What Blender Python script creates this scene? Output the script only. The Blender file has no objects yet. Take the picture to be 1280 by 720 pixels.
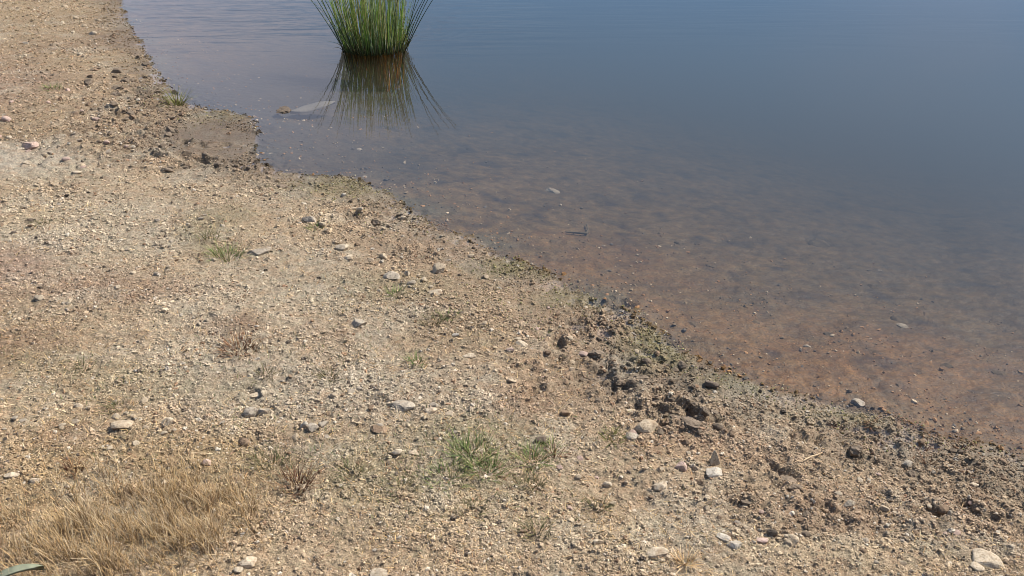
import bpy, bmesh, math, random
import numpy as np
from mathutils import Vector, Matrix, Euler

random.seed(7)
rng = np.random.default_rng(11)
scene = bpy.context.scene
COL = scene.collection

# ------------------------------------------------------------------ camera
CAM_Z = 1.6
PITCH = math.radians(27.0)
HFOV = math.radians(60.0)
W0, H0 = 1280.0, 720.0
FPX = (W0 / 2) / math.tan(HFOV / 2)
cam_d = bpy.data.cameras.new('camera')
cam = bpy.data.objects.new('camera', cam_d)
COL.objects.link(cam)
cam.location = (0, 0, CAM_Z)
cam.rotation_euler = (math.radians(90) - PITCH, 0, 0)
cam_d.sensor_width = 36
cam_d.lens = 18 / math.tan(HFOV / 2)
cam_d.clip_end = 5000
cam_d.clip_start = 0.05
scene.camera = cam
FWD = np.array([0, math.cos(PITCH), -math.sin(PITCH)])
UP = np.array([0, math.sin(PITCH), math.cos(PITCH)])


def ray(px, py):
    px = np.asarray(px, float); py = np.asarray(py, float)
    u = (px - W0 / 2) / FPX
    v = -(py - H0 / 2) / FPX
    d = FWD + v[..., None] * UP
    d = d + u[..., None] * np.array([1.0, 0, 0])
    return d


def flat(px, py, z=0.0):
    d = ray(px, py)
    t = (CAM_Z - z) / -d[..., 2]
    return d[..., 0] * t, d[..., 1] * t


def depth_of(x, y, z=0.0):
    """distance along the view axis: one photo pixel is depth / FPX metres there"""
    return y * math.cos(PITCH) + (CAM_Z - z) * math.sin(PITCH)


# ------------------------------------------------------------------ noise
_perm = np.random.default_rng(3).permutation(4096)
_ang = np.random.default_rng(4).random(4096) * 2 * np.pi
_gx, _gy = np.cos(_ang), np.sin(_ang)


def perlin(x, y, seed=0):
    xi = np.floor(x).astype(np.int64); yi = np.floor(y).astype(np.int64)
    xf = x - xi; yf = y - yi
    u = xf * xf * xf * (xf * (xf * 6 - 15) + 10)
    v = yf * yf * yf * (yf * (yf * 6 - 15) + 10)

    def g(ix, iy, dx, dy):
        h = _perm[(_perm[(ix + seed * 131) & 4095] + iy * 7 + seed * 17) & 4095]
        return _gx[h] * dx + _gy[h] * dy
    a = g(xi, yi, xf, yf); b = g(xi + 1, yi, xf - 1, yf)
    c = g(xi, yi + 1, xf, yf - 1); d = g(xi + 1, yi + 1, xf - 1, yf - 1)
    return (a + u * (b - a)) * (1 - v) + (c + u * (d - c)) * v


def fbm(x, y, scale, octv=3, seed=0, gain=0.5):
    s = 0; a = 1.0; f = 1.0 / scale; n = 0
    for k in range(octv):
        s = s + a * perlin(x * f, y * f, seed + k)
        n += a; a *= gain; f *= 2.03
    return s / n * 1.6


def sstep(a, b, x):
    t = np.clip((x - a) / (b - a), 0, 1)
    return t * t * (3 - 2 * t)


# ------------------------------------------------------------------ shoreline (world metres)
shore_px = [(150, 0), (163, 38), (183, 68), (204, 103), (226, 126), (262, 138), (294, 140), (317, 150),
            (322, 165), (314, 184), (320, 204), (346, 214), (392, 221), (434, 221), (476, 238),
            (516, 268), (562, 292), (622, 318), (682, 343), (732, 369), (784, 392), (826, 417), (856, 446),
            (902, 466), (962, 486), (1012, 498), (1052, 504), (1112, 520), (1160, 543), (1212, 556), (1282, 572)]
sx, sy = flat([p[0] for p in shore_px], [p[1] for p in shore_px])
near = list(zip(sx, sy))
_ex = flat([1340, 1420], [590, 606])
far_pts = [(float(a), float(b)) for a, b in zip(*_ex)] + [(3.6, 2.0), (6, 2.3), (10, 3), (22, 6), (40, 18), (52, 45), (40, 78), (5, 90),
           (-26, 80), (-34, 55), (-24, 36), (-13, 24), (-7.2, 15.0), (-5.2, 11.6)]
poly = np.array([(float(a), float(b)) for a, b in near] + far_pts)


def shore_dist(x, y):
    """positive on land, negative over water"""
    d2 = np.full(x.shape, 1e9); inside = np.zeros(x.shape, bool)
    n = len(poly)
    for i in range(n):
        ax, ay = poly[i]; bx, by = poly[(i + 1) % n]
        ex, ey = bx - ax, by - ay
        t = np.clip(((x - ax) * ex + (y - ay) * ey) / (ex * ex + ey * ey), 0, 1)
        dx = x - ax - t * ex; dy = y - ay - t * ey
        d2 = np.minimum(d2, dx * dx + dy * dy)
        c = ((ay > y) != (by > y))
        with np.errstate(divide='ignore', invalid='ignore'):
            c &= x < (bx - ax) * (y - ay) / (by - ay if by != ay else 1e-9) + ax
        inside ^= c
    d = np.sqrt(d2)
    return np.where(inside, -d, d)


def blob(px, py, rx, ry):
    """a patch of ground seen at that place: centre and half-axes in metres"""
    x, y = flat(px, py)
    dep = depth_of(y=float(y), x=0)
    s = dep / FPX
    sinp = CAM_Z / math.hypot(CAM_Z, float(y))
    return float(x), float(y), rx * s, ry * s / sinp


def mask(x, y, blobs, wob=0.35, seed=50, soft=0.55):
    m = np.zeros(x.shape)
    n = fbm(x, y, 0.22, 3, seed)
    for b in blobs:
        cx, cy, ax, ay = blob(*b[:4])
        r = np.sqrt(((x - cx) / ax) ** 2 + ((y - cy) / ay) ** 2)
        w = b[4] if len(b) > 4 else 1.0
        m = np.maximum(m, w * (1 - sstep(1 - soft, 1 + soft, r + wob * n)))
    return m


ROUGH = [(170, 160, 75, 70, 1), (120, 175, 110, 40, .7), (300, 205, 90, 12, .9), (265, 183, 45, 6, .8), (795, 478, 75, 40, 1), (760, 410, 60, 30, .5),
         (850, 530, 90, 28, 1), (980, 590, 60, 25, .8), (1070, 555, 90, 40, .8), (1180, 620, 110, 55, .7), (1090, 660, 120, 30, .8),
         (480, 270, 60, 22, .5), (950, 640, 110, 30, .55), (690, 460, 70, 50, .4), (60, 140, 80, 40, .5), (440, 515, 160, 25, .35)]
SMOOTH = [(262, 172, 46, 10), (285, 190, 40, 12), (300, 176, 26, 10), (235, 165, 24, 24, .7), (860, 472, 50, 14, .6)]
rp = np.random.default_rng(21)
PITS = []
for (px, py, rx, ry, n) in [(165, 140, 60, 55, 16), (250, 205, 90, 10, 16), (262, 183, 36, 3, 5), (795, 478, 62, 34, 22), (855, 528, 70, 20, 16),
                            (1070, 560, 90, 34, 14), (975, 600, 60, 22, 8), (470, 280, 30, 12, 5), (1170, 630, 100, 50, 12), (955, 650, 90, 24, 10), (740, 395, 60, 30, 8),
                            (690, 470, 60, 40, 8), (320, 530, 30, 30, 4)]:
    for k in range(n):
        a = rp.random() * 6.283; r = math.sqrt(rp.random())
        q = flat(px + rx * r * math.cos(a), py + ry * r * math.sin(a))
        dep = depth_of(0, float(q[1]))
        sz = rp.uniform(5, 13) * dep / FPX * (.8 if py < 250 else 1)
        PITS.append((float(q[0]), float(q[1]), sz, sz * rp.uniform(.8, 1.7), rp.uniform(-.9, .9), rp.uniform(.3, .6) * sz))


def base_height(d):
    land = 0.075 * np.clip(d, 0, 2.2) + 0.03 * np.clip(d - 2.2, 0, 12) + 0.008 * np.clip(d - 14, 0, 200)
    w = np.clip(-d, 0, None)
    wat = -(0.18 * np.clip(w, 0, 2.4) + 0.22 * np.clip(w - 2.4, 0, 6) + .02 * np.clip(w - 8, 0, 20))
    return np.where(d > 0, land, wat)


def H(x, y, full=False):
    x = np.asarray(x, float); y = np.asarray(y, float)
    d = shore_dist(x, y)
    # ragged edge
    dd = d + 0.05 * fbm(x, y, 0.30, 3, 9) + 0.02 * fbm(x, y, 0.06, 2, 14)
    h = base_height(dd)
    edge = 0.35 + 0.65 * sstep(0.05, 0.6, np.abs(d))
    fade = 1 - sstep(9, 25, y)
    sm = mask(x, y, SMOOTH, seed=70)
    ro = mask(x, y, ROUGH, seed=60) * (1 - .8 * sm)
    keep = 1 - 0.85 * sm
    uw = 1 - 0.55 * sstep(0.0, -0.3, d)
    h = h + fade * edge * (0.014 * fbm(x, y, 0.5, 2, 20)) * uw
    h = h + fade * keep * uw * (0.0115 * fbm(x, y, 0.11, 4, 24) + 0.0070 * fbm(x, y, 0.030, 2, 28) + 0.0042 * perlin(x / .012, y / .013, 33))
    # churned clods
    wx = x + 0.02 * fbm(x, y, 0.07, 2, 31); wy = y + 0.03 * fbm(x, y, 0.07, 2, 34)
    b1 = np.abs(perlin(wx / 0.075, wy / 0.085, 37)); b2 = np.abs(perlin(wx / 0.033, wy / 0.036, 41))
    h = h + fade * uw * ro * (0.045 * (b1 - .22) + 0.020 * (b2 - .2))
    # hoof pits and footmarks
    for (cx, cy, a, b, rot, dep) in PITS:
        R = 2.4 * max(a, b)
        m = (np.abs(x - cx) < R) & (np.abs(y - cy) < R)
        if not m.any():
            continue
        ux = wx[m] - cx; uy = wy[m] - cy
        c, s = math.cos(rot), math.sin(rot)
        r = np.sqrt(((c * ux + s * uy) / b) ** 2 + ((-s * ux + c * uy) / a) ** 2)
        h[m] += -dep * np.exp(-(r ** 4)) + 0.35 * dep * np.exp(-((r - 1.45) / .35) ** 2)
    if full:
        return h, d, dd, ro, sm
    return h


def at(px, py):
    """the point of the terrain that the photo shows at that pixel (photo pixels)"""
    px = np.atleast_1d(np.asarray(px, float)); py = np.atleast_1d(np.asarray(py, float))
    z = np.zeros(px.shape)
    for k in range(6):
        x, y = flat_z(px, py, z)
        z = 0.5 * z + 0.5 * H(x, y) if k < 4 else H(x, y)
    return x, y, z


def flat_z(px, py, z):
    d = ray(px, py)
    t = (CAM_Z - z) / -d[..., 2]
    return d[..., 0] * t, d[..., 1] * t


# ------------------------------------------------------------------ materials
def new_mat(name):
    m = bpy.data.materials.new(name); m.use_nodes = True
    nt = m.node_tree; nt.nodes.clear()
    return m, nt, nt.nodes, nt.links


def node(ns, t, **kw):
    n = ns.new(t)
    for k, v in kw.items():
        setattr(n, k, v)
    return n


def mul_color(ns, ln, a, b):
    m = node(ns, 'ShaderNodeMix', data_type='RGBA', blend_type='MULTIPLY')
    m.inputs[0].default_value = 1
    for idx, v in ((6, a), (7, b)):
        if isinstance(v, bpy.types.NodeSocket):
            ln.new(v, m.inputs[idx])
        else:
            m.inputs[idx].default_value = v
    return m.outputs[2]


def noise_ramp(ns, ln, vec, scale, detail, stops):
    n = node(ns, 'ShaderNodeTexNoise'); n.inputs['Scale'].default_value = scale; n.inputs['Detail'].default_value = detail
    n.inputs['Roughness'].default_value = 0.65
    ln.new(vec, n.inputs['Vector'])
    r = node(ns, 'ShaderNodeValToRGB')
    el = r.color_ramp.elements
    while len(el) > 1:
        el.remove(el[-1])
    el[0].position = stops[0][0]; el[0].color = stops[0][1]
    for p, c in stops[1:]:
        e = el.new(p); e.color = c
    ln.new(n.outputs['Fac'], r.inputs['Fac'])
    return r.outputs['Color'], n.outputs['Fac']


def g(v):
    return (v, v, v, 1)


def mat_ground():
    m, nt, ns, ln = new_mat('sandy_ground')
    out = node(ns, 'ShaderNodeOutputMaterial'); p = node(ns, 'ShaderNodeBsdfPrincipled')
    geo = node(ns, 'ShaderNodeNewGeometry')
    tint = node(ns, 'ShaderNodeAttribute', attribute_name='tint')
    wet = node(ns, 'ShaderNodeAttribute', attribute_name='wet')
    c1, f1 = noise_ramp(ns, ln, geo.outputs['Position'], 95, 4, [(.28, g(.42)), (.44, g(.82)), (.56, g(1.08)), (.72, g(1.45))])
    c2, f2 = noise_ramp(ns, ln, geo.outputs['Position'], 330, 3, [(.3, g(.55)), (.5, g(1.0)), (.7, g(1.4))])
    c3, f3 = noise_ramp(ns, ln, geo.outputs['Position'], 26, 4, [(.3, (1.04, .93, .86, 1)), (.5, g(1)), (.7, (.96, 1.02, 1.02, 1))])
    col = mul_color(ns, ln, tint.outputs['Color'], c1)
    col = mul_color(ns, ln, col, c2)
    col = mul_color(ns, ln, col, c3)
    ln.new(col, p.inputs['Base Color'])
    mr = node(ns, 'ShaderNodeMapRange'); ln.new(wet.outputs['Fac'], mr.inputs[0])
    mr.inputs[3].default_value = .95; mr.inputs[4].default_value = .5
    ln.new(mr.outputs[0], p.inputs['Roughness'])
    p.inputs['Specular IOR Level'].default_value = .25
    b1 = node(ns, 'ShaderNodeBump'); b1.inputs['Strength'].default_value = .9; b1.inputs['Distance'].default_value = .006
    ln.new(f1, b1.inputs['Height'])
    b2 = node(ns, 'ShaderNodeBump'); b2.inputs['Strength'].default_value = .5; b2.inputs['Distance'].default_value = .002
    ln.new(f2, b2.inputs['Height']); ln.new(b1.outputs[0], b2.inputs['Normal'])
    ln.new(b2.outputs[0], p.inputs['Normal'])
    ln.new(p.outputs[0], out.inputs[0])
    return m


def mat_attr(name, rough=.9, spec=.25, scale=160, lo=.62, hi=1.3, bump=.002, trans=0.0):
    """colour comes from a 'tint' attribute on the mesh, mottled by noise"""
    m, nt, ns, ln = new_mat(name)
    out = node(ns, 'ShaderNodeOutputMaterial'); p = node(ns, 'ShaderNodeBsdfPrincipled')
    tc = node(ns, 'ShaderNodeTexCoord'); tint = node(ns, 'ShaderNodeAttribute', attribute_name='tint')
    c, f = noise_ramp(ns, ln, tc.outputs['Object'], scale, 4, [(.3, g(lo)), (.52, g(1)), (.72, g(hi))])
    col = mul_color(ns, ln, tint.outputs['Color'], c)
    ln.new(col, p.inputs['Base Color']); p.inputs['Roughness'].default_value = rough
    p.inputs['Specular IOR Level'].default_value = spec
    if bump:
        b = node(ns, 'ShaderNodeBump'); b.inputs['Strength'].default_value = .6; b.inputs['Distance'].default_value = bump
        ln.new(f, b.inputs['Height']); ln.new(b.outputs[0], p.inputs['Normal'])
    if trans:
        t = node(ns, 'ShaderNodeBsdfTranslucent'); ln.new(col, t.inputs['Color'])
        mx = node(ns, 'ShaderNodeMixShader'); mx.inputs[0].default_value = trans
        ln.new(p.outputs[0], mx.inputs[1]); ln.new(t.outputs[0], mx.inputs[2]); ln.new(mx.outputs[0], out.inputs[0])
    else:
        ln.new(p.outputs[0], out.inputs[0])
    return m


def mat_stone(name, base, speck, rough=.88, dirt=(.30, .21, .13)):
    m, nt, ns, ln = new_mat(name)
    out = node(ns, 'ShaderNodeOutputMaterial'); p = node(ns, 'ShaderNodeBsdfPrincipled')
    tc = node(ns, 'ShaderNodeTexCoord'); oi = node(ns, 'ShaderNodeObjectInfo')
    add = node(ns, 'ShaderNodeVectorMath', operation='ADD')
    ln.new(tc.outputs['Object'], add.inputs[0])
    comb = node(ns, 'ShaderNodeCombineXYZ')
    mu = node(ns, 'ShaderNodeMath', operation='MULTIPLY'); mu.inputs[1].default_value = 37
    ln.new(oi.outputs['Random'], mu.inputs[0]); ln.new(mu.outputs[0], comb.inputs[0]); ln.new(comb.outputs[0], add.inputs[1])
    vec = add.outputs[0]
    c1, f1 = noise_ramp(ns, ln, vec, 55, 5, [(.3, (*[a * .6 for a in base], 1)), (.48, (*base, 1)), (.66, (*[min(.85, a * 1.22) for a in base], 1))])
    c2, f2 = noise_ramp(ns, ln, vec, 240, 3, [(.36, (*speck, 1)), (.46, g(1)), (.7, g(1.1))])
    col = mul_color(ns, ln, c1, c2)
    # soil stuck to parts of the stone
    nd = node(ns, 'ShaderNodeTexNoise'); nd.inputs['Scale'].default_value = 38; nd.inputs['Detail'].default_value = 4
    ln.new(vec, nd.inputs['Vector'])
    mr = node(ns, 'ShaderNodeMapRange'); mr.inputs[1].default_value = .55; mr.inputs[2].default_value = .68
    mr.inputs[3].default_value = 0; mr.inputs[4].default_value = .75
    ln.new(nd.outputs['Fac'], mr.inputs[0])
    mx = node(ns, 'ShaderNodeMix', data_type='RGBA'); ln.new(mr.outputs[0], mx.inputs[0])
    ln.new(col, mx.inputs[6]); mx.inputs[7].default_value = (*dirt, 1)
    ln.new(mx.outputs[2], p.inputs['Base Color'])
    p.inputs['Roughness'].default_value = rough; p.inputs['Specular IOR Level'].default_value = .3
    b = node(ns, 'ShaderNodeBump'); b.inputs['Strength'].default_value = .7; b.inputs['Distance'].default_value = .003
    ln.new(f1, b.inputs['Height'])
    b2 = node(ns, 'ShaderNodeBump'); b2.inputs['Strength'].default_value = .4; b2.inputs['Distance'].default_value = .001
    ln.new(f2, b2.inputs['Height']); ln.new(b.outputs[0], b2.inputs['Normal'])
    ln.new(b2.outputs[0], p.inputs['Normal']); ln.new(p.outputs[0], out.inputs[0])
    return m


def mat_water():
    m, nt, ns, ln = new_mat('pond_water')
    out = node(ns, 'ShaderNodeOutputMaterial')
    tr = node(ns, 'ShaderNodeBsdfTransparent'); gl = node(ns, 'ShaderNodeBsdfAnisotropic')
    gl.inputs['Roughness'].default_value = 0.012; gl.inputs['Color'].default_value = (1, 1, 1, 1)
    fr = node(ns, 'ShaderNodeFresnel'); fr.inputs['IOR'].default_value = 1.33
    mx = node(ns, 'ShaderNodeMixShader')
    ln.new(fr.outputs[0], mx.inputs[0]); ln.new(tr.outputs[0], mx.inputs[1]); ln.new(gl.outputs[0], mx.inputs[2])
    geo = node(ns, 'ShaderNodeNewGeometry')
    # wind ripples run across the view on the open water behind the rushes
    mp = node(ns, 'ShaderNodeMapping'); mp.inputs['Scale'].default_value = (.6, 3.4, 1); mp.inputs['Rotation'].default_value = (0, 0, math.radians(4))
    ln.new(geo.outputs['Position'], mp.inputs[0])
    n1 = node(ns, 'ShaderNodeTexNoise'); n1.inputs['Scale'].default_value = 1.9; n1.inputs['Detail'].default_value = 3
    n1.inputs['Roughness'].default_value = .5; n1.inputs['Distortion'].default_value = .4
    ln.new(mp.outputs[0], n1.inputs['Vector'])
    # where the ripples are: away from the sheltered near water
    sep = node(ns, 'ShaderNodeSeparateXYZ'); ln.new(geo.outputs['Position'], sep.inputs[0])
    far = node(ns, 'ShaderNodeMapRange'); far.inputs[1].default_value = RUSH_POS[1] - .6; far.inputs[2].default_value = RUSH_POS[1] + 1.2
    far.inputs[3].default_value = 0.02; far.inputs[4].default_value = 1; ln.new(sep.outputs[1], far.inputs[0])
    lft = node(ns, 'ShaderNodeMapRange'); lft.inputs[1].default_value = 0.6; lft.inputs[2].default_value = -1.0
    lft.inputs[3].default_value = 0.10; lft.inputs[4].default_value = 1; ln.new(sep.outputs[0], lft.inputs[0])
    am = node(ns, 'ShaderNodeMath', operation='MULTIPLY'); ln.new(far.outputs[0], am.inputs[0]); ln.new(lft.outputs[0], am.inputs[1])
    st = node(ns, 'ShaderNodeMath', operation='MULTIPLY'); ln.new(am.outputs[0], st.inputs[0]); st.inputs[1].default_value = 1.0
    b = node(ns, 'ShaderNodeBump'); b.inputs['Distance'].default_value = .032
    ln.new(st.outputs[0], b.inputs['Strength']); ln.new(n1.outputs['Fac'], b.inputs['Height'])
    # rings spreading from the rushes
    cl = RUSH_POS
    sub = node(ns, 'ShaderNodeVectorMath', operation='SUBTRACT'); ln.new(geo.outputs['Position'], sub.inputs[0])
    sub.inputs[1].default_value = (cl[0] + .05, cl[1] + .95, 0)
    leng = node(ns, 'ShaderNodeVectorMath', operation='LENGTH'); ln.new(sub.outputs[0], leng.inputs[0])
    fq = node(ns, 'ShaderNodeMath', operation='MULTIPLY'); ln.new(leng.outputs['Value'], fq.inputs[0]); fq.inputs[1].default_value = 2 * math.pi / .11
    sn = node(ns, 'ShaderNodeMath', operation='SINE'); ln.new(fq.outputs[0], sn.inputs[0])
    fall = node(ns, 'ShaderNodeMapRange'); fall.inputs[1].default_value = .95; fall.inputs[2].default_value = .25
    fall.inputs[3].default_value = 0; fall.inputs[4].default_value = .3; ln.new(leng.outputs['Value'], fall.inputs[0])
    b2 = node(ns, 'ShaderNodeBump'); b2.inputs['Distance'].default_value = .006
    ln.new(fall.outputs[0], b2.inputs['Strength']); ln.new(sn.outputs[0], b2.inputs['Height']); ln.new(b.outputs[0], b2.inputs['Normal'])
    ln.new(b2.outputs[0], gl.inputs['Normal'])
    # light is not bent here, so both sides of the surface reflect alike
    ior = node(ns, 'ShaderNodeMapRange'); ior.inputs[3].default_value = 1.33; ior.inputs[4].default_value = 1 / 1.33
    ln.new(geo.outputs['Backfacing'], ior.inputs[0]); ln.new(ior.outputs[0], fr.inputs['IOR'])
    ln.new(mx.outputs[0], out.inputs[0])
    # silt in the water
    v = node(ns, 'ShaderNodeVolumePrincipled')
    v.inputs['Color'].default_value = WATER_COL; v.inputs['Density'].default_value = WATER_DENS
    v.inputs['Absorption Color'].default_value = (0, 0, 0, 1)
    v.inputs['Anisotropy'].default_value = 0.2
    ln.new(v.outputs[0], out.inputs['Volume'])
    return m


WATER_COL = (.105, .10, .08, 1)
WATER_DENS = .62

# ------------------------------------------------------------------ mesh helpers
def mesh_np(name, V, F, mat, tint=None, wet=None, smooth=False):
    V = np.ascontiguousarray(V, np.float32); F = np.ascontiguousarray(F, np.int32)
    me = bpy.data.meshes.new(name)
    k = F.shape[1]
    me.vertices.add(len(V)); me.vertices.foreach_set('co', V.ravel())
    me.loops.add(F.size); me.loops.foreach_set('vertex_index', F.ravel())
    me.polygons.add(len(F)); me.polygons.foreach_set('loop_start', np.arange(0, F.size, k, dtype=np.int32))
    me.polygons.foreach_set('use_smooth', np.full(len(F), bool(smooth)))
    me.update(calc_edges=True)
    if tint is not None:
        a = me.attributes.new('tint', 'FLOAT_COLOR', 'POINT')
        c = np.ones((len(V), 4), np.float32); c[:, :3] = tint
        a.data.foreach_set('color', c.ravel())
    if wet is not None:
        a = me.attributes.new('wet', 'FLOAT', 'POINT'); a.data.foreach_set('value', np.ascontiguousarray(wet, np.float32))
    me.materials.append(mat)
    return me


def link(name, me, parent=None, loc=None, kind=None, label=None, cat=None, group=None):
    o = bpy.data.objects.new(name, me); COL.objects.link(o)
    if parent: o.parent = parent
    if loc is not None: o.location = loc
    if kind: o['kind'] = kind
    if label: o['label'] = label
    if cat: o['category'] = cat
    if group: o['group'] = group
    return o


def ico(sub):
    bm = bmesh.new(); bmesh.ops.create_icosphere(bm, subdivisions=sub, radius=1)
    bm.verts.ensure_lookup_table()
    V = np.array([v.co[:] for v in bm.verts]); F = np.array([[v.index for v in f.verts] for f in bm.faces])
    bm.free()
    return V, F


# ------------------------------------------------------------------ ground colours
def rgb(r, gg, b):
    return np.array([r, gg, b])


TINTS = [  # photo-region blobs -> soil colour
    ([(40, 222, 90, 24), (110, 310, 150, 65, .75), (330, 405, 140, 95, .65), (300, 250, 120, 25, .35)], rgb(.45, .38, .29)),
    ([(25, 216, 60, 18)], rgb(.50, .44, .36)),
    ([(450, 515, 210, 50, .6), (560, 590, 150, 60, .4)], rgb(.42, .36, .285)),
    ([(20, 110, 70, 70, .75), (10, 370, 60, 40, .8), (120, 390, 120, 25, .4)], rgb(.335, .235, .18)),
    ([(770, 385, 130, 60, .5), (560, 300, 110, 50, .4), (720, 470, 90, 50, .5), (880, 565, 90, 25, .75)], rgb(.40, .275, .185)),
    ([(1100, 655, 170, 34, .8), (1230, 690, 80, 40, .6), (960, 650, 90, 30, .5), (1080, 590, 230, 60, .35)], rgb(.31, .222, .155)),
    ([(1050, 712, 170, 22, .9), (40, 300, 70, 20, .6), (760, 690, 150, 40, .4)], rgb(.47, .37, .255)),
    ([(245, 172, 95, 34, .9), (170, 140, 60, 50, .6), (300, 205, 60, 14, .8), (800, 480, 80, 45, .6), (880, 475, 60, 22, .75), (850, 530, 70, 24, .5), (1080, 560, 80, 22, .2)], rgb(.245, .185, .135)),
    ([(160, 650, 190, 70, .7)], rgb(.33, .235, .13)),
    ([(300, 434, 40, 18, .7), (370, 602, 46, 26, .6), (95, 592, 40, 18, .5), (20, 480, 60, 30, .5), (130, 395, 80, 14, .4), (660, 520, 60, 20, .4), (430, 440, 60, 16, .3)], rgb(.235, .145, .095)),
    ([(500, 620, 170, 46, .55), (590, 575, 80, 30, .6), (480, 370, 80, 18, .4), (150, 520, 140, 24, .4), (60, 495, 60, 20, .4), (270, 300, 40, 26, .5)], rgb(.27, .235, .15)),
    ([(70, 50, 150, 60, .5), (150, 120, 110, 60, .5)], rgb(.31, .225, .15)),
    ([(110, 80, 60, 16, .5), (60, 20, 90, 30, .3)], rgb(.42, .32, .2)),
    ([(430, 235, 60, 14, .6), (650, 335, 60, 14, .7), (740, 375, 60, 16, .6), (820, 430, 40, 30, .75), (930, 480, 50, 16, .55), (1060, 520, 60, 12, .5), (280, 145, 40, 8, .4)], rgb(.27, .235, .12)),
]
BASE_TINT = rgb(.395, .30, .205)


def ground_tint(x, y, d):
    n = fbm(x, y, .8, 3, 80)
    c = BASE_TINT[None] * (1 + .24 * n[:, None])
    for k, (bl, col) in enumerate(TINTS):
        m = mask(x, y, bl, wob=.5, seed=90 + k, soft=.7)[:, None]
        c = c * (1 - m) + col[None] * m
    # patches of greyer silt and redder grit
    a = sstep(.0, .45, fbm(x, y, .3, 4, 120))[:, None]
    c = c * (1 - .5 * a) + np.array([.46, .40, .315]) * .5 * a
    b = sstep(.1, .55, fbm(x, y, .11, 3, 126))[:, None]
    c = c * (1 - .45 * b) + np.array([.35, .245, .165]) * .45 * b
    # pond bed: rusty silt with olive near the edge
    u = sstep(0.03, -.03, d)[:, None]
    bed = np.array([.150, .090, .033]) * (1 + .35 * fbm(x, y, .35, 3, 140)[:, None]) * (1 + .7 * fbm(x, y, .07, 4, 143)[:, None]) * (1 - .45 * sstep(.1, .5, fbm(x, y, .22, 3, 145))[:, None])
    ol = (sstep(-.45, -.02, d) * sstep(-.3, .4, fbm(x, y, .5, 2, 147)))[:, None]
    bed = bed * (1 - ol * .8) + np.array([.13, .105, .052]) * ol * .8
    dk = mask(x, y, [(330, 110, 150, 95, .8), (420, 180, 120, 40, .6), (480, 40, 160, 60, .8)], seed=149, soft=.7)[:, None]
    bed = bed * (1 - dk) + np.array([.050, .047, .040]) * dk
    c = c * (1 - u) + bed * u
    orr = u * .8 * mask(x, y, [(1120, 440, 230, 90, 1), (900, 390, 120, 40, .7), (760, 310, 120, 40, .6), (1270, 520, 90, 60, .9)], wob=.9, seed=151, soft=.8)[:, None]
    c = c * (1 - orr) + np.array([.225, .108, .030]) * orr * (1 + .8 * fbm(x, y, .06, 4, 153)[:, None]) * (1 - .5 * sstep(.05, .5, fbm(x, y, .2, 3, 157))[:, None])
    c = c * (1 - u) * np.array([1.07, 1.045, .985]) + c * u
    return np.clip(c, .02, .8)


def wetness(x, y, h):
    w = 1 - sstep(.002, .034, h + .012 * fbm(x, y, .12, 3, 150))
    wm = mask(x, y, [(262, 172, 70, 26), (300, 200, 50, 10), (880, 474, 50, 16, .7)], seed=155)
    return np.clip(np.maximum(w, .75 * wm), 0, 1)


# ------------------------------------------------------------------ terrain: one sheet to the horizon
def spaced(a, b, step_fn):
    v = [a]
    while v[-1] < b:
        v.append(v[-1] + step_fn(v[-1]))
    return np.array(v)


ys = spaced(0.95, 13.5, lambda y: 0.0030 * (y + .35))
ys = np.concatenate([[-300, -120, -50, -20, -8, -3, -1, -.2, .2, .45, .6, .7, .78, .84, .9], ys,
                     spaced(ys[-1] + .08, 600, lambda y: .10 * (y - 12.9) + .08)])
uc = np.arange(-1.02, 1.02, .0026)
side = [0.012, .02, .035, .06, .1, .15, .22, .3, .45, .7, 1, 1.5, 2.2, 3.5, 5, 8, 13, 20, 32]
up_ = uc[-1] + np.cumsum(side); um_ = uc[0] - np.cumsum(side)
us = np.concatenate([um_[::-1], uc, up_])
wv = np.minimum(np.sqrt(np.clip(ys, 0, None) ** 2 + .55), 14)
X = wv[:, None] * us[None, :]; Y = np.repeat(ys[:, None], len(us), 1)
gx, gy = X.ravel(), Y.ravel()
gh, gd, gdd, gro, gsm = H(gx, gy, True)
gt = ground_tint(gx, gy, gdd)
gw = wetness(gx, gy, gh)
gt = gt * .64 * (1 - .29 * gw * (gh > .001))[:, None]  # sheet darker than its grit, painting shade into the gaps between grains
nr, nc = X.shape
idx = np.arange(nr * nc).reshape(nr, nc)
GF = np.stack([idx[:-1, :-1], idx[:-1, 1:], idx[1:, 1:], idx[1:, :-1]], -1).reshape(-1, 4)
M_ground = mat_ground()
me = mesh_np('ground', np.stack([gx, gy, gh], 1), GF, M_ground, gt, gw, smooth=True)
link('ground', me, kind='structure')

# ------------------------------------------------------------------ water: a body of water from the surface down
rxy = flat(468, 63)
RUSH_POS = (float(rxy[0]), float(rxy[1]))
M_water = mat_water()
x0, x1, y0, y1, zb = -60, 80, -4, 110, -6
Vw = [(x0, y0, 0), (x1, y0, 0), (x1, y1, 0), (x0, y1, 0), (x0, y0, zb), (x1, y0, zb), (x1, y1, zb), (x0, y1, zb)]
Fw = [(0, 1, 2, 3), (7, 6, 5, 4), (0, 4, 5, 1), (1, 5, 6, 2), (2, 6, 7, 3), (3, 7, 4, 0)]
link('water', mesh_np('water', Vw, Fw, M_water), kind='structure')

# ------------------------------------------------------------------ gravel (uncountable grit)
IV1, IF1 = ico(1)
IV2, IF2 = ico(2)


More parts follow.
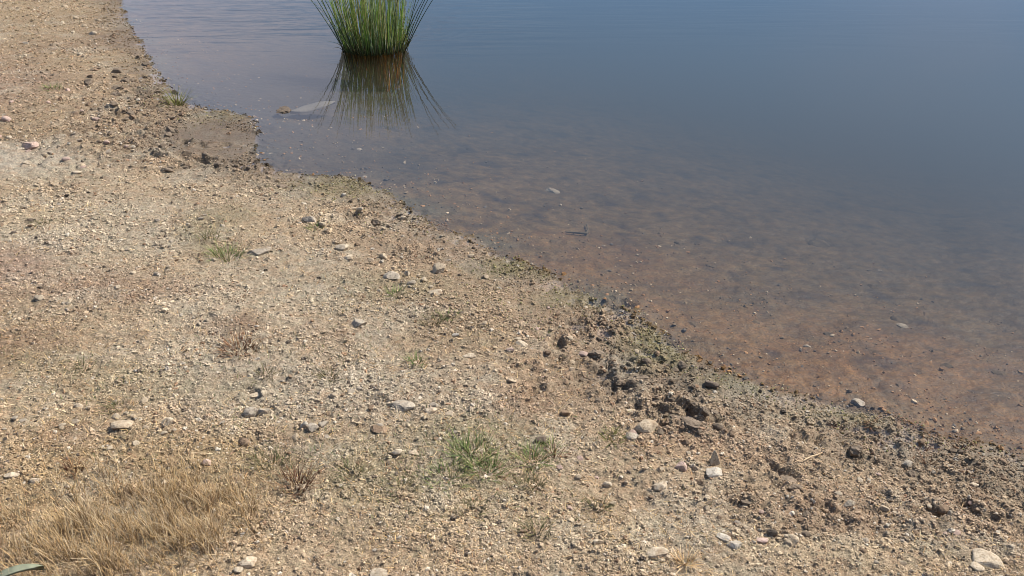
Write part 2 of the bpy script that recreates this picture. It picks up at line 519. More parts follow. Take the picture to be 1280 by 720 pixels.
def pebbles(name, x, y, r, tint, mat, base=(IV1, IF1), flatness=(.45, .85), sink=.36):
    BV, BF = base
    n = len(x); nv = len(BV)
    z = H(x, y)
    S = np.stack([r * rng.uniform(.8, 1.35, n), r * rng.uniform(.7, 1.05, n), r * rng.uniform(*flatness, n)], 1)
    P = BV[None] * (1 + .30 * rng.standard_normal((n, nv, 1)).clip(-1.3, 1.3)) * S[:, None, :]
    ax = rng.uniform(-.35, .35, n); ay = rng.uniform(-.35, .35, n); az = rng.uniform(0, 6.283, n)
    c, s = np.cos(ax)[:, None], np.sin(ax)[:, None]
    P[..., 1], P[..., 2] = c * P[..., 1] - s * P[..., 2], s * P[..., 1] + c * P[..., 2]
    c, s = np.cos(ay)[:, None], np.sin(ay)[:, None]
    P[..., 0], P[..., 2] = c * P[..., 0] + s * P[..., 2], -s * P[..., 0] + c * P[..., 2]
    c, s = np.cos(az)[:, None], np.sin(az)[:, None]
    P[..., 0], P[..., 1] = c * P[..., 0] - s * P[..., 1], s * P[..., 0] + c * P[..., 1]
    P += np.stack([x, y, z + S[:, 2] * (1 - 2 * sink) * .8], 1)[:, None, :]
    F = (BF[None] + (np.arange(n) * nv)[:, None, None]).reshape(-1, 3)
    return mesh_np(name, P.reshape(-1, 3), F, mat, np.repeat(tint, nv, 0))


def scatter(n, ymin, ymax, umax=.80, power=1.0):
    """random ground points, denser near the viewer's feet"""
    t = rng.random(n)
    if power == 1.0:
        y = ymin * (ymax / ymin) ** t
    else:
        y = ymin + (ymax - ymin) * t ** power
    x = (np.sqrt(y * y + .55)) * rng.uniform(-umax, umax, n)
    return x, y


M_grit = mat_attr('grit', scale=220, lo=.7, hi=1.25)
M_bedgrit = mat_attr('pond_bed_grit', scale=200, lo=.7, hi=1.25, rough=.8)


def pebble_tint(n, base):
    k = rng.random(n)[:, None]
    b = base * rng.uniform(.68, 1.32, (n, 1))
    pale = np.array([.52, .44, .34]) * rng.uniform(.85, 1.2, (n, 1))
    rust = np.array([.33, .205, .125]) * rng.uniform(.7, 1.2, (n, 1))
    dark = np.array([.13, .10, .075]) * rng.uniform(.7, 1.4, (n, 1))
    return np.where(k < .86, b, np.where(k < .91, pale, np.where(k < .95, rust, dark)))


# grit on the bank
x, y = scatter(600000, 1.1, 12)
d = shore_dist(x, y)
dens = .26 + .74 * sstep(-.25, .3, fbm(x, y, .34, 4, 160))
ro = mask(x, y, ROUGH, seed=60); sm = mask(x, y, SMOOTH, seed=70)
dry = mask(x, y, [(160, 660, 160, 50, .7)], seed=165)
silt = mask(x, y, [(40, 222, 90, 22), (1050, 712, 150, 16, .6)], seed=166)
dens = np.clip(dens + .4 * ro, 0, 1) * (1 - .93 * sm) * (1 - .6 * dry) * (1 - .93 * silt)
k = (d > -.03) & (rng.random(len(x)) < dens)
x, y, d = x[k], y[k], d[k]
r = (.0014 + .0010 * rng.pareto(2.6, len(x)).clip(0, 3.2)) * (.85 + .28 * y) * (1 + .35 * fbm(x, y, .33, 2, 163))
r = np.clip(r, .001, .012)
tt = pebble_tint(len(x), ground_tint(x, y, d))
tt *= (1 - .34 * wetness(x, y, H(x, y)))[:, None]
big = r > .0062
link('gravel', pebbles('gravel', x[~big], y[~big], r[~big], tt[~big], M_grit), kind='stuff', label='fine brown and cream grit covering the sandy bank', cat='gravel')
link('gravel', pebbles('gravel_coarse', x[big], y[big], r[big], tt[big], M_grit, (IV2, IF2)), kind='stuff', label='coarser tan pebbly gravel strewn over the bank', cat='gravel')

# grit on the pond bed
x, y = scatter(60000, 1.5, 9)
d = shore_dist(x, y)
cl = sstep(-.1, .5, fbm(x, y, .3, 3, 170))
k = (d < -.0) & (d > -2.0) & (rng.random(len(x)) < np.exp(d / .55) * (.22 + .78 * cl))
x, y, d = x[k], y[k], d[k]
r = np.minimum((.0022 + .0014 * rng.pareto(2.4, len(x)).clip(0, 3)) * (.75 + .26 * y), .0095)
kk = rng.random(len(x))[:, None]
tb = np.where(kk < .4, np.array([.30, .16, .07]), np.where(kk < .55, np.array([.48, .36, .23]), np.where(kk < .85, np.array([.20, .14, .08]), np.array([.09, .075, .06])))) * rng.uniform(.75, 1.25, (len(x), 1))
link('pond_bed_gravel', pebbles('pond_bed_gravel', x, y, r, tb, M_bedgrit), kind='stuff', label='orange and brown grit lying under the shallow water', cat='gravel')

# ------------------------------------------------------------------ dead plant litter, moss, dry grass
def blades(n, px, py, pz, length, lean, width, tint_root, tint_tip, seg=4, curl=.5):
    """tapered bent ribbons with a fold along the middle: arrays of n"""
    t = np.linspace(0, 1, seg + 1)
    az, tilt = lean
    ph = tilt[:, None] + curl[:, None] * t[None]
    dl = (length / seg)[:, None]
    hx = np.cumsum(np.concatenate([np.zeros((n, 1)), (np.sin(ph[:, :-1]) * dl)], 1), 1)
    hz = np.cumsum(np.concatenate([np.zeros((n, 1)), (np.cos(ph[:, :-1]) * dl)], 1), 1)
    cx = px[:, None] + hx * np.cos(az)[:, None]; cy = py[:, None] + hx * np.sin(az)[:, None]; cz = pz[:, None] + hz
    wd = width[:, None] * (1 - .85 * t[None] ** 1.5)
    fa = rng.uniform(0, 6.283, n)
    ox, oy = np.cos(fa)[:, None] * wd, np.sin(fa)[:, None] * wd
    tri = []
    for kk in range(3):
        a = fa[:, None] + kk * 2.0944
        tri.append(np.stack([cx + np.cos(a) * wd * (1 if kk < 2 else .6), cy + np.sin(a) * wd, cz + 0 * wd], -1))
    P = np.stack(tri, 2)                                   # n, seg+1, 3, 3
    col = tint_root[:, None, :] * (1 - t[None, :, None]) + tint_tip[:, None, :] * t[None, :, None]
    C = np.repeat(col[:, :, None, :], 3, 2)
    f = []
    for s in range(seg):
        for kk in range(3):
            a, b = s * 3 + kk, s * 3 + (kk + 1) % 3
            f.append((a, b, b + 3, a + 3))
    f = np.array(f)
    F = (f[None] + (np.arange(n) * (seg + 1) * 3)[:, None, None]).reshape(-1, 4)
    return P.reshape(-1, 3), F, C.reshape(-1, 3)


M_grass = mat_attr('grass_blades', rough=.7, spec=.2, scale=60, lo=.75, hi=1.25, bump=0, trans=.25)
M_straw = mat_attr('dry_straw', rough=.85, spec=.2, scale=60, lo=.7, hi=1.3, bump=0, trans=.15)
STRAW = np.array([[.74, .54, .29], [.64, .43, .20], [.80, .64, .41], [.48, .29, .14], [.70, .49, .24]])


def pick(pal, n, var=.25):
    return pal[rng.integers(0, len(pal), n)] * rng.uniform(1 - var, 1 + var, (n, 1))


# dry grass patch bottom left
def in_dry(x, y):
    return mask(x, y, [(225, 712, 80, 46, .9), (150, 728, 110, 52, .8), (60, 750, 110, 44, .5), (280, 695, 46, 38, .6), (190, 672, 120, 30, .3), (50, 715, 90, 36, .3)], wob=.8, seed=180, soft=.8)


n0 = 125000
bx0, by0 = flat([-260, 420, 420, -260], [560, 560, 780, 780])
x = rng.uniform(-1.9, -.3, n0); y = rng.uniform(1.1, 2.4, n0)
w = in_dry(x, y) * (.25 + .75 * sstep(-.35, .35, fbm(x, y, .09, 2, 185)))
k = rng.random(n0) < w * .9
x, y, w = x[k], y[k], w[k]
n = len(x)
az = np.where(rng.random(n) < .4, rng.normal(2.5, .8, n), rng.uniform(0, 6.283, n))
til = rng.uniform(.0, .8, n)
L = rng.uniform(.03, .10, n) * (.6 + .5 * w)
root = pick(np.array([[.26, .15, .075], [.34, .22, .11], [.22, .14, .08]]), n); tip = pick(STRAW[[0, 1, 2, 4, 2]], n)
V, F, C = blades(n, x, y, H(x, y) - .003, L, (az, til), rng.uniform(.00065, .0012, n), root, tip, 4, rng.uniform(.1, .9, n))
link('dry_grass', mesh_np('dry_grass', V, F, M_straw, C), kind='stuff', label='patch of dry straw coloured grass at the bottom left', cat='dry grass')

# flat litter: bits of dead grass all over the dry bank
n0 = 90000
x, y = scatter(n0, 1.1, 8)
d = shore_dist(x, y)
dn = sstep(-.25, .5, fbm(x, y, .3, 3, 190)) * sstep(.12, .7, d)
dn = np.maximum(dn, .9 * mask(x, y, [(420, 620, 190, 80, .8), (600, 590, 130, 60, .7), (100, 580, 160, 60, .9), (100, 470, 150, 60, .7), (500, 520, 160, 60, .4), (820, 690, 100, 30, .6), (300, 350, 120, 70, .4), (640, 680, 120, 40, .6)], seed=195))
sm = mask(x, y, SMOOTH + [(40, 222, 80, 20)], seed=70)
k = (d > .06) & (rng.random(n0) < dn * (1 - sm) * .75)
x, y, d = x[k], y[k], d[k]; n = len(x)
L = rng.uniform(.008, .03, n) * (.8 + .12 * y)
col = pick(np.vstack([STRAW, [[.24, .15, .08], [.30, .22, .12], [.22, .2, .11]]]), n)
V, F, C = blades(n, x, y, H(x, y) + .0015, L, (rng.uniform(0, 6.283, n), rng.uniform(.9, 1.6, n)), rng.uniform(.0006, .0012, n) * (.8 + .15 * y), col, col * rng.uniform(.8, 1.2, (n, 1)), 2, rng.uniform(-.3, .3, n))
link('straw_litter', mesh_np('straw_litter', V, F, M_straw, C), kind='stuff', label='bits of dead straw littering the sand', cat='straw litter')

# sparse green and olive sprouts too small to count
x, y = scatter(52000, 1.1, 9)
d = shore_dist(x, y)
gm = mask(x, y, [(585, 575, 75, 40, .9), (560, 600, 130, 40, .6), (480, 610, 130, 30, .7), (440, 580, 110, 40, .5), (660, 590, 40, 30, .6), (280, 310, 30, 30, .55), (270, 290, 60, 40, .3), (480, 370, 70, 20, .4),
                       (540, 400, 40, 20, .5), (340, 570, 70, 26, .5), (620, 660, 80, 30, .35), (210, 600, 60, 30, .2), (150, 520, 130, 40, .3), (70, 500, 70, 20, .3), (520, 450, 60, 14, .35), (700, 430, 60, 30, .3), (450, 400, 140, 60, .22), (350, 480, 160, 50, .2), (760, 560, 80, 40, .3), (520, 660, 140, 40, .3), (600, 380, 90, 40, .25), (840, 450, 40, 20, .4), (950, 495, 80, 14, .4),
                       (200, 100, 24, 26, .5), (65, 110, 26, 9, .6), (30, 275, 40, 8, .5), (390, 285, 24, 12, .4)], wob=.7, seed=200)
k = (d > .03) & (rng.random(len(x)) < gm * .75)
x, y = x[k], y[k]; n = len(x)
L = rng.uniform(.008, .028, n)
col = pick(np.array([[.15, .21, .06], [.20, .24, .09], [.25, .25, .11], [.30, .26, .13], [.12, .18, .06]]), n)
V, F, C = blades(n, x, y, H(x, y) - .002, L, (rng.uniform(0, 6.283, n), rng.uniform(.1, 1.2, n)), rng.uniform(.0007, .0013, n), col * .8, col * 1.2, 3, rng.uniform(0, .8, n))
link('ground_cover', mesh_np('ground_cover', V, F, M_grass, C), kind='stuff', label='sparse olive green sprouts growing through the sand', cat='ground cover')

# yellow-green moss and algae crumbs along the waterline
x, y = scatter(80000, 1.6, 9)
d = shore_dist(x, y)
sm_ = mask(x, y, [(420, 240, 90, 20, .9), (520, 280, 60, 20, .4), (650, 335, 70, 18, .9), (740, 378, 70, 24, .9), (825, 428, 40, 32, 1), (930, 482, 60, 20, .8), (1060, 522, 80, 18, .6), (200, 110, 26, 24, .6),
                        (290, 150, 50, 12, .5), (1200, 560, 90, 12, .4), (690, 395, 110, 30, .5)], wob=.8, seed=210)
k = (d > -.06) & (d < .45) & (rng.random(len(x)) < sm_ * .8 * (.3 + .7 * sstep(-.2, .3, fbm(x, y, .05, 2, 215))))
x, y = x[k], y[k]; n = len(x)
col = pick(np.array([[.30, .27, .10], [.36, .31, .14], [.22, .21, .08], [.42, .35, .20]]), n)
M_moss = mat_attr('moss_crumbs', scale=300)
link('shore_moss', pebbles('shore_moss', x, y, rng.uniform(.0016, .0031, n) * (.7 + .2 * y), col, M_moss, flatness=(.5, 1.1), sink=.15), kind='stuff', label='yellow green moss crumbs along the waterline', cat='moss')

# ------------------------------------------------------------------ stones
def stone_mesh(name, sx_, sy_, sz_, mat, seed, cuts=9, sub=3, rough=.05, round_=.75):
    r_ = np.random.default_rng(seed)
    V, F = ico(sub)
    for k in range(cuts):
        nrm = r_.standard_normal(3); nrm /= np.linalg.norm(nrm)
        dd = r_.uniform(round_ - .27, round_ + .02)
        s = V @ nrm - dd
        V = np.where((s > 0)[:, None], V - s[:, None] * nrm[None] * .93, V)
    off = r_.random(3) * 50
    nn = fbm(V[:, 0] * 1.0 + off[0] + V[:, 2] * .7, V[:, 1] + off[1] - V[:, 2] * .6, .8, 3, 300)
    V = V * (1 + rough * 2.2 * nn[:, None])
    nn = fbm(V[:, 0] + off[1] + V[:, 2] * .9, V[:, 1] + off[2] + V[:, 2] * .8, .22, 2, 310)
    V = V * (1 + rough * .9 * nn[:, None])
    V = V - (V.max(0) + V.min(0)) / 2
    V = V / ((V.max(0) - V.min(0)) / 2)
    V = V * np.array([sx_, sy_, sz_])[None]
    return mesh_np(name, V, F, mat, smooth=False)


MS = {
    'cream': mat_stone('cream_stone', (.45, .365, .265), (.62, .55, .45)),
    'white': mat_stone('white_stone', (.43, .375, .305), (.7, .66, .6), dirt=(.42, .33, .23)),
    'grey': mat_stone('grey_stone', (.36, .30, .23), (.5, .5, .5)),
    'tan': mat_stone('tan_stone', (.42, .33, .23), (.55, .5, .42)),
    'brown': mat_stone('brown_stone', (.25, .17, .11), (.5, .45, .4)),
    'dark': mat_stone('dark_stone', (.12, .09, .065), (.6, .55, .5), dirt=(.2, .15, .1)),
    'silted': mat_stone('silted_stone', (.085, .058, .032), (.6, .55, .5), dirt=(.14, .09, .04)),
    'siltpale': mat_stone('silted_pale_stone', (.26, .21, .15), (.6, .55, .5), dirt=(.15, .10, .065)),
    'pink': mat_stone('pinkish_stone', (.46, .33, .27), (.55, .5, .45)),
    'mud': mat_stone('mud_clod_crust', (.185, .14, .10), (.5, .45, .4), rough=.95, dirt=(.27, .20, .14)),
}
_sid = [100]


def place_stone(px, py, wpx, hpx, mat, label=None, name='stone', cat='stone', group=None, flat_=1.0, rot=None, sink=.30, cuts=9, rough=.05, sub=3, tilt=.18, deep=1.0):
    """px, py is the middle of the stone in the photo; wpx, hpx how wide and high it looks there"""
    _sid[0] += 1
    rr = np.random.default_rng(_sid[0])
    x, y, z = [float(v[0]) for v in at(px, py + hpx * .35)]
    s = depth_of(x, y, z) / FPX
    w = wpx * s
    se = (CAM_Z - z) / math.hypot(CAM_Z - z, math.hypot(x, y)); ce = math.sqrt(1 - se * se)
    hv = hpx * s
    dpt = w * rr.uniform(.62, .85) * deep
    hz = max((hv - .55 * dpt * se) / ce, .30 * w) * flat_
    me = stone_mesh(name, w / 2, dpt / 2, hz / 2, MS[mat], _sid[0], cuts, sub, rough)
    o = link(name, me, None, (x, y, z + hz / 2 - hz * sink), None, label, cat, group)
    o.rotation_euler = (rr.uniform(-tilt, tilt), rr.uniform(-tilt, tilt), rr.uniform(-.5, .5) if rot is None else rot)
    return o


ST = [
    # px, py, w, h, material, label
    (40, 183, 19, 12, 'pink', 'rounded pinkish stone above the pale silt patch at the far left edge'),
    (387, 272, 20, 12, 'grey', 'dark-sided grey stone on the sand below the shoreline bend'),
    (325, 313, 30, 11, 'grey', 'flat dark grey slab lying on pale sand right of the green tuft'),
    (428, 308, 18, 12, 'cream', 'cream stone with a flat pale chip just in front of it'),
    (434, 321, 14, 6, 'cream', 'flat pale chip in front of the cream stone on mid bank'),
    (489, 342, 22, 14, 'grey', 'pale grey angular stone left of the blocky tan stone'),
    (549, 333, 18, 15, 'tan', 'blocky tan stone standing near the water in mid bank'),
    (479, 319, 11, 12, 'tan', 'small upright tan stone behind the pale grey angular stone'),
    (546, 364, 22, 10, 'cream', 'bright cream flat stone below the blocky tan stone'),
    (449, 402, 20, 13, 'grey', 'rounded light grey stone alone on grey sand in mid bank'),
    (509, 340, 8, 8, 'cream', 'small cream pebble touching the right of the pale grey angular stone'),
    (652, 429, 17, 11, 'cream', 'cream white stone on reddish gravel in the middle of the picture'),
    (569, 417, 10, 6, 'white', 'small white chip on sand above the picture centre'),
    (585, 443, 16, 7, 'cream', 'flat pale sliver of stone on sand below the small white chip'),
    (505, 503, 28, 15, 'grey', 'broad flat grey stone in the row of stones mid foreground'),
    (540, 511, 17, 10, 'cream', 'pale oval stone right of the broad flat grey stone'),
    (474, 532, 24, 12, 'brown', 'brown flat stone below the broad flat grey stone'),
    (496, 563, 13, 8, 'cream', 'small cream stone left of its twin above the green patch'),
    (518, 566, 14, 8, 'tan', 'small tan stone right of the small cream one above the green patch'),
    (314, 513, 18, 18, 'grey', 'upright grey stone, left of a touching pair on the left bank'),
    (328, 513, 14, 13, 'grey', 'smaller grey stone, right of a touching pair on the left bank'),
    (306, 551, 16, 14, 'brown', 'dark brown stone below the touching grey pair'),
    (318, 494, 22, 8, 'cream', 'flat pale stone above the touching grey pair'),
    (380, 529, 10, 14, 'white', 'narrow whitish stone, left one of three in a cluster'),
    (390, 532, 16, 13, 'grey', 'dark-edged grey stone, middle one of three in a cluster'),
    (404, 530, 15, 11, 'grey', 'light grey stone, right one of three in a cluster'),
    (210, 525, 16, 13, 'cream', 'pale wedge stone with dark left side above the dry grass'),
    (153, 532, 27, 5, 'tan', 'pale flat slab on the left bank above the dry grass'),
    (309, 697, 26, 18, 'cream', 'large whitish rounded stone at the right edge of the dry grass'),
    (298, 712, 12, 9, 'cream', 'small cream stone in front of the large whitish rounded stone'),
    (474, 716, 24, 12, 'cream', 'pale stone at the bottom edge right of the dry grass'),
    (808, 530, 34, 22, 'tan', 'large angular tan grey rock beside the trampled mud'),
    (790, 544, 18, 12, 'grey', 'small rounded grey stone left of the large angular tan rock'),
    (676, 547, 18, 13, 'dark', 'dark brown stone above the green grass tufts'),
    (891, 588, 27, 16, 'white', 'bright white flat-topped stone in front of the upright shard'),
    (873, 601, 12, 8, 'brown', 'small brown pebble left of the bright white flat-topped stone'),
    (851, 582, 15, 14, 'pink', 'pinkish white stone left of the bright white flat-topped stone'),
    (825, 605, 20, 14, 'cream', 'cream grey rounded stone below left of the pinkish white stone'),
    (758, 603, 15, 13, 'cream', 'pale cream stone between green tuft and cream grey stone'),
    (904, 670, 18, 10, 'white', 'chalk white stone, upper one of a white pair at lower right'),
    (917, 679, 20, 11, 'white', 'chalk white stone, lower one of a white pair at lower right'),
    (822, 688, 30, 12, 'cream', 'pale flat stone with a dark hollow beside it near the bottom edge'),
    (748, 675, 14, 10, 'cream', 'small cream stone right of the brown tufts near the bottom edge'),
    (1072, 501, 17, 13, 'grey', 'grey stone with dark side standing right at the waterline'),
    (890, 478, 19, 13, 'dark', 'dark grey pointed stone on wet mud near the waterline'),
    (1136, 577, 20, 15, 'grey', 'grey stone with dark foot beside the reddish sprouts'),
    (1230, 693, 40, 20, 'cream', 'large pale speckled rock at the bottom right corner'),
    (1222, 707, 20, 9, 'cream', 'small pale stone in front of the large speckled rock'),
    (1060, 627, 17, 13, 'cream', 'pale stone left of the orange tan one on right bank'),
    (1106, 634, 13, 9, 'tan', 'orange tan stone right of a pale stone on right bank'),
    (1218, 604, 14, 8, 'cream', 'small pale stone on the right bank below the dark sprout'),
    (952, 674, 16, 9, 'pink', 'pinkish pale stone right of the chalk white pair'),
    (990, 672, 18, 10, 'tan', 'tan stone beside the dark hole right of the chalk white pair'),
    (1264, 682, 10, 6, 'cream', 'small cream chip right of the large speckled rock'),
    (430, 243, 7, 6, 'white', 'tiny white pebble near the shoreline bend'),
    (965, 664, 14, 12, 'dark', 'dark stone between pinkish pale and tan stones at lower right'),
    (8, 147, 14, 12, 'pink', 'pink stone on the reddish gravel at the far left edge'),
    (34, 201, 12, 8, 'cream', 'cream stone at the top rim of the pale silt patch'),
    (116, 41, 11, 7, 'cream', 'cream stone on the distant gravel bank near the water'),
    (32, 53, 8, 5, 'white', 'white pebble high on the distant gravel bank at left'),
    (96, 215, 14, 6, 'cream', 'flat cream stone right of the pale silt patch'),
    (102, 206, 10, 7, 'tan', 'tan stone behind the flat cream one right of the silt patch'),
    (600, 562, 14, 9, 'cream', 'pale stone just behind the large green tuft'),
    (707, 515, 12, 10, 'brown', 'brown stone at the left of the trampled mud'),
    (788, 512, 18, 8, 'cream', 'pale flat stone above the large angular tan rock'),
    (640, 474, 12, 8, 'tan', 'tan pebble on gravel above the dark brown stone'),
    (98, 505, 12, 8, 'cream', 'cream pebble among dry stubble on the left bank'),
    (15, 590, 18, 9, 'cream', 'pale cream stone at the left edge above the dry grass'),
    (45, 600, 16, 9, 'cream', 'smaller cream stone right of the pale stone at the left edge'),
    (208, 599, 12, 8, 'cream', 'cream pebble poking from the back of the dry grass'),
    (258, 576, 14, 9, 'pink', 'pinkish pebble behind the dry grass'),
]
for (px, py, w, h, m, lab) in ST:
    place_stone(px, py, w, h, m, lab)

# shard standing on edge
def shard():
    x, y, z = [float(v[0]) for v in at(893, 580)]
    s = depth_of(x, y, z) / FPX
    bm = bmesh.new()
    pts = [(-.42, 0), (-.30, .55), (-.12, .95), (.02, 1.08), (.16, .92), (.34, .45), (.52, .02), (.1, -.12)]
    k = 18 * s
    f = [bm.verts.new((a * k * .82, -.10 * k + .05 * k * b, b * k)) for a, b in pts]
    b_ = [bm.verts.new((a * k * .78, .10 * k + .05 * k * b, b * k * .97)) for a, b in pts]
    bm.faces.new(f); bm.faces.new(b_[::-1])
    for i in range(len(pts)):
        j = (i + 1) % len(pts)
        bm.faces.new((f[i], b_[i], b_[j], f[j]))
    bmesh.ops.recalc_face_normals(bm, faces=bm.faces)
    bmesh.ops.bevel(bm, geom=bm.edges[:], offset=.03 * k, segments=1, affect='EDGES')
    me = bpy.data.meshes.new('stone_shard'); bm.to_mesh(me); bm.free(); me.materials.append(MS['tan'])
    o = link('stone_shard', me, None, (x, y, z), None, 'tan brown triangular stone shard standing on edge behind the bright white stone', 'stone')
    o.rotation_euler = (-.12, 0, .25)


shard()

# dark mud clods
CL = [
    (470, 277, 14, 9, 'dark mud clod, left of a small pair near the shoreline bend'),
    (485, 282, 12, 7, 'dark mud clod, right of a small pair near the shoreline bend'),
    (880, 512, 14, 15, 'dark pointed mud clod standing at the right of the trampled mud'),
    (892, 514, 13, 10, 'dark mud clod touching the right of the pointed one'),
    (983, 597, 28, 15, 'layered dark mud clod lying on the right bank'),
    (994, 606, 20, 10, 'smaller dark mud clod in front of the layered one'),
    (1068, 560, 20, 16, 'dark hollowed mud clod left of the reddish sprouts'),
    (1140, 590, 14, 9, 'dark mud clod in front of the grey stone beside the reddish sprouts'),
    (352, 232, 16, 7, 'dark mud clod on the shoreline just below the shallow cove'),
    (775, 476, 15, 14, 'dark tall mud clod at the left of the trampled mud'),
    (800, 470, 22, 10, 'long dark mud clod in the middle of the trampled mud'),
    (820, 480, 14, 8, 'dark low mud clod at the back of the trampled mud'),
    (785, 490, 20, 10, 'dark broad mud clod at the front of the trampled mud'),
    (862, 530, 30, 9, 'long dark mud ridge right of the large angular tan rock'),
    (845, 523, 18, 8, 'dark mud lump touching the right side of the large angular tan rock'),
    (745, 440, 20, 6, 'dark mud strip on the mossy shore above the trampled mud'),
    (40, 275, 16, 9, 'dark mossy clod on the pale bank at the left edge'),
    (172, 123, 8, 8, 'small dark clod left of the yellow grass tuft on far bank'),
    (210, 211, 16, 8, 'dark clod at the left end of the muddy row below the spit'),
    (265, 182, 24, 7, 'dark crusted strip across the smooth wet mud spit'),
]
for (px, py, w, h, lab) in CL:
    place_stone(px, py, w, h, 'mud', lab, name='mud_clod', cat='mud clod', cuts=8, rough=.24, sink=.3)

# many smaller clods, nothing tells them apart within their patch
def many(name, cat, n, px, py, rx, ry, wr, mats, label, group, cuts=8, rough=.06, protos=5, sink=.5):
    rr = np.random.default_rng(int(px * 7 + py))
    pm = []
    for k in range(protos):
        _sid[0] += 1
        pm.append(stone_mesh(name, .5, .5 * rr.uniform(.65, .9), .5 * rr.uniform(.38, .7), MS[mats[k % len(mats)]], _sid[0], cuts, 2, rough))
    ang = rr.random(n) * 6.283; rad = np.sqrt(rr.random(n))
    ppx = px + rx * rad * np.cos(ang); ppy = py + ry * rad * np.sin(ang)
    x, y, z = at(ppx, ppy)
    dsh = shore_dist(x, y)
    for k in range(n):
        if dsh[k] < .03: continue
        s = depth_of(x[k], y[k], z[k]) / FPX * rr.uniform(*wr) * (1 if rr.random() > .15 else 1.35)
        o = link(name, pm[k % protos], None, (x[k], y[k], z[k] + s * .5 * .5 - s * .5 * sink * .6), None, label, cat, group)
        o.scale = (s, s, s); o.rotation_euler = (rr.uniform(-.3, .3), rr.uniform(-.3, .3), rr.uniform(0, 6.28))


many('mud_clod', 'mud clod', 60, 165, 135, 75, 65, (5, 11), ['mud', 'mud', 'brown'], 'small dark mud clod among the churned gravel of the far left bank', 'mud clods on the far left bank', 8, .22)
many('mud_clod', 'mud clod', 16, 260, 207, 80, 8, (6, 13), ['mud'], 'small dark mud clod in the row below the wet mud spit', 'mud clods below the spit', 8, .22)
many('mud_clod', 'mud clod', 26, 795, 478, 70, 38, (6, 13), ['mud', 'mud', 'brown'], 'small dark mud clod in the trampled mud near the shore', 'mud clods in the trampled mud', 8, .22, sink=.6)
many('mud_clod', 'mud clod', 20, 868, 530, 70, 26, (6, 13), ['mud', 'brown'], 'small dark mud clod right of the large angular rock', 'mud clods right of the angular rock', 8, .22)
many('mud_clod', 'mud clod', 20, 1110, 590, 150, 60, (5, 12), ['mud', 'brown', 'brown'], 'small brown clod scattered over the right bank', 'clods on the right bank', 8, .22)
many('mud_clod', 'mud clod', 14, 940, 650, 100, 30, (6, 12), ['mud', 'brown'], 'small brown clod near the chalk white stones', 'clods near the chalk white stones', 8, .22)
many('pebble', 'pebble', 30, 70, 160, 110, 60, (5, 10), ['pink', 'cream', 'tan', 'pink', 'grey'], 'small pinkish or tan pebble on the reddish far left gravel', 'pebbles on the far left gravel')
many('pebble', 'pebble', 16, 80, 40, 90, 40, (4, 8), ['cream', 'tan', 'tan'], 'small pale pebble on the distant bank at the top left', 'pebbles on the distant bank')
many('pebble', 'pebble', 34, 480, 330, 150, 70, (5, 9), ['cream', 'tan', 'grey', 'brown', 'tan'], 'small pale pebble on the middle of the bank', 'pebbles on the middle bank')
many('pebble', 'pebble', 30, 170, 350, 170, 90, (4, 8), ['cream', 'grey', 'tan', 'grey', 'cream'], 'small pale pebble on the dry left bank', 'pebbles on the dry left bank')
many('pebble', 'pebble', 34, 430, 520, 160, 55, (5, 11), ['grey', 'cream', 'tan', 'brown', 'grey'], 'small grey or cream pebble in the stony band mid foreground', 'pebbles in the stony band')
many('pebble', 'pebble', 28, 740, 610, 150, 80, (6, 11), ['cream', 'tan', 'pink', 'tan', 'brown'], 'small cream pebble on the gravel in the lower middle', 'pebbles in the lower middle')
many('pebble', 'pebble', 28, 1060, 650, 190, 60, (6, 12), ['cream', 'tan', 'brown', 'pink', 'grey'], 'small tan pebble on the churned lower right bank', 'pebbles on the lower right bank')
many('pebble', 'pebble', 24, 690, 440, 110, 60, (5, 10), ['tan', 'pink', 'brown', 'cream', 'tan'], 'small reddish pebble on the gravel above the trampled mud', 'pebbles above the trampled mud')
many('pebble', 'pebble', 18, 110, 530, 120, 40, (6, 12), ['cream', 'cream', 'tan', 'grey'], 'small cream pebble behind the dry grass', 'pebbles behind the dry grass')

# stones under water
def under(px, py, w, h, m, lab, cat='stone', name='submerged_stone'):
    x, y, z = [float(v[0]) for v in at(px, py)]
    _sid[0] += 1
    s = depth_of(x, y, z) / FPX
    o = link(name, stone_mesh(name, w * s / 2 * .85, w * s * .36, w * s * .16, MS[{'dark': 'silted', 'brown': 'silted'}.get(m, 'siltpale')], _sid[0], 8, 3, .08), None, (x, y, z - w * s * .035), None, lab, cat)
    o.rotation_euler = (.1, .1, random.uniform(-.6, .6))


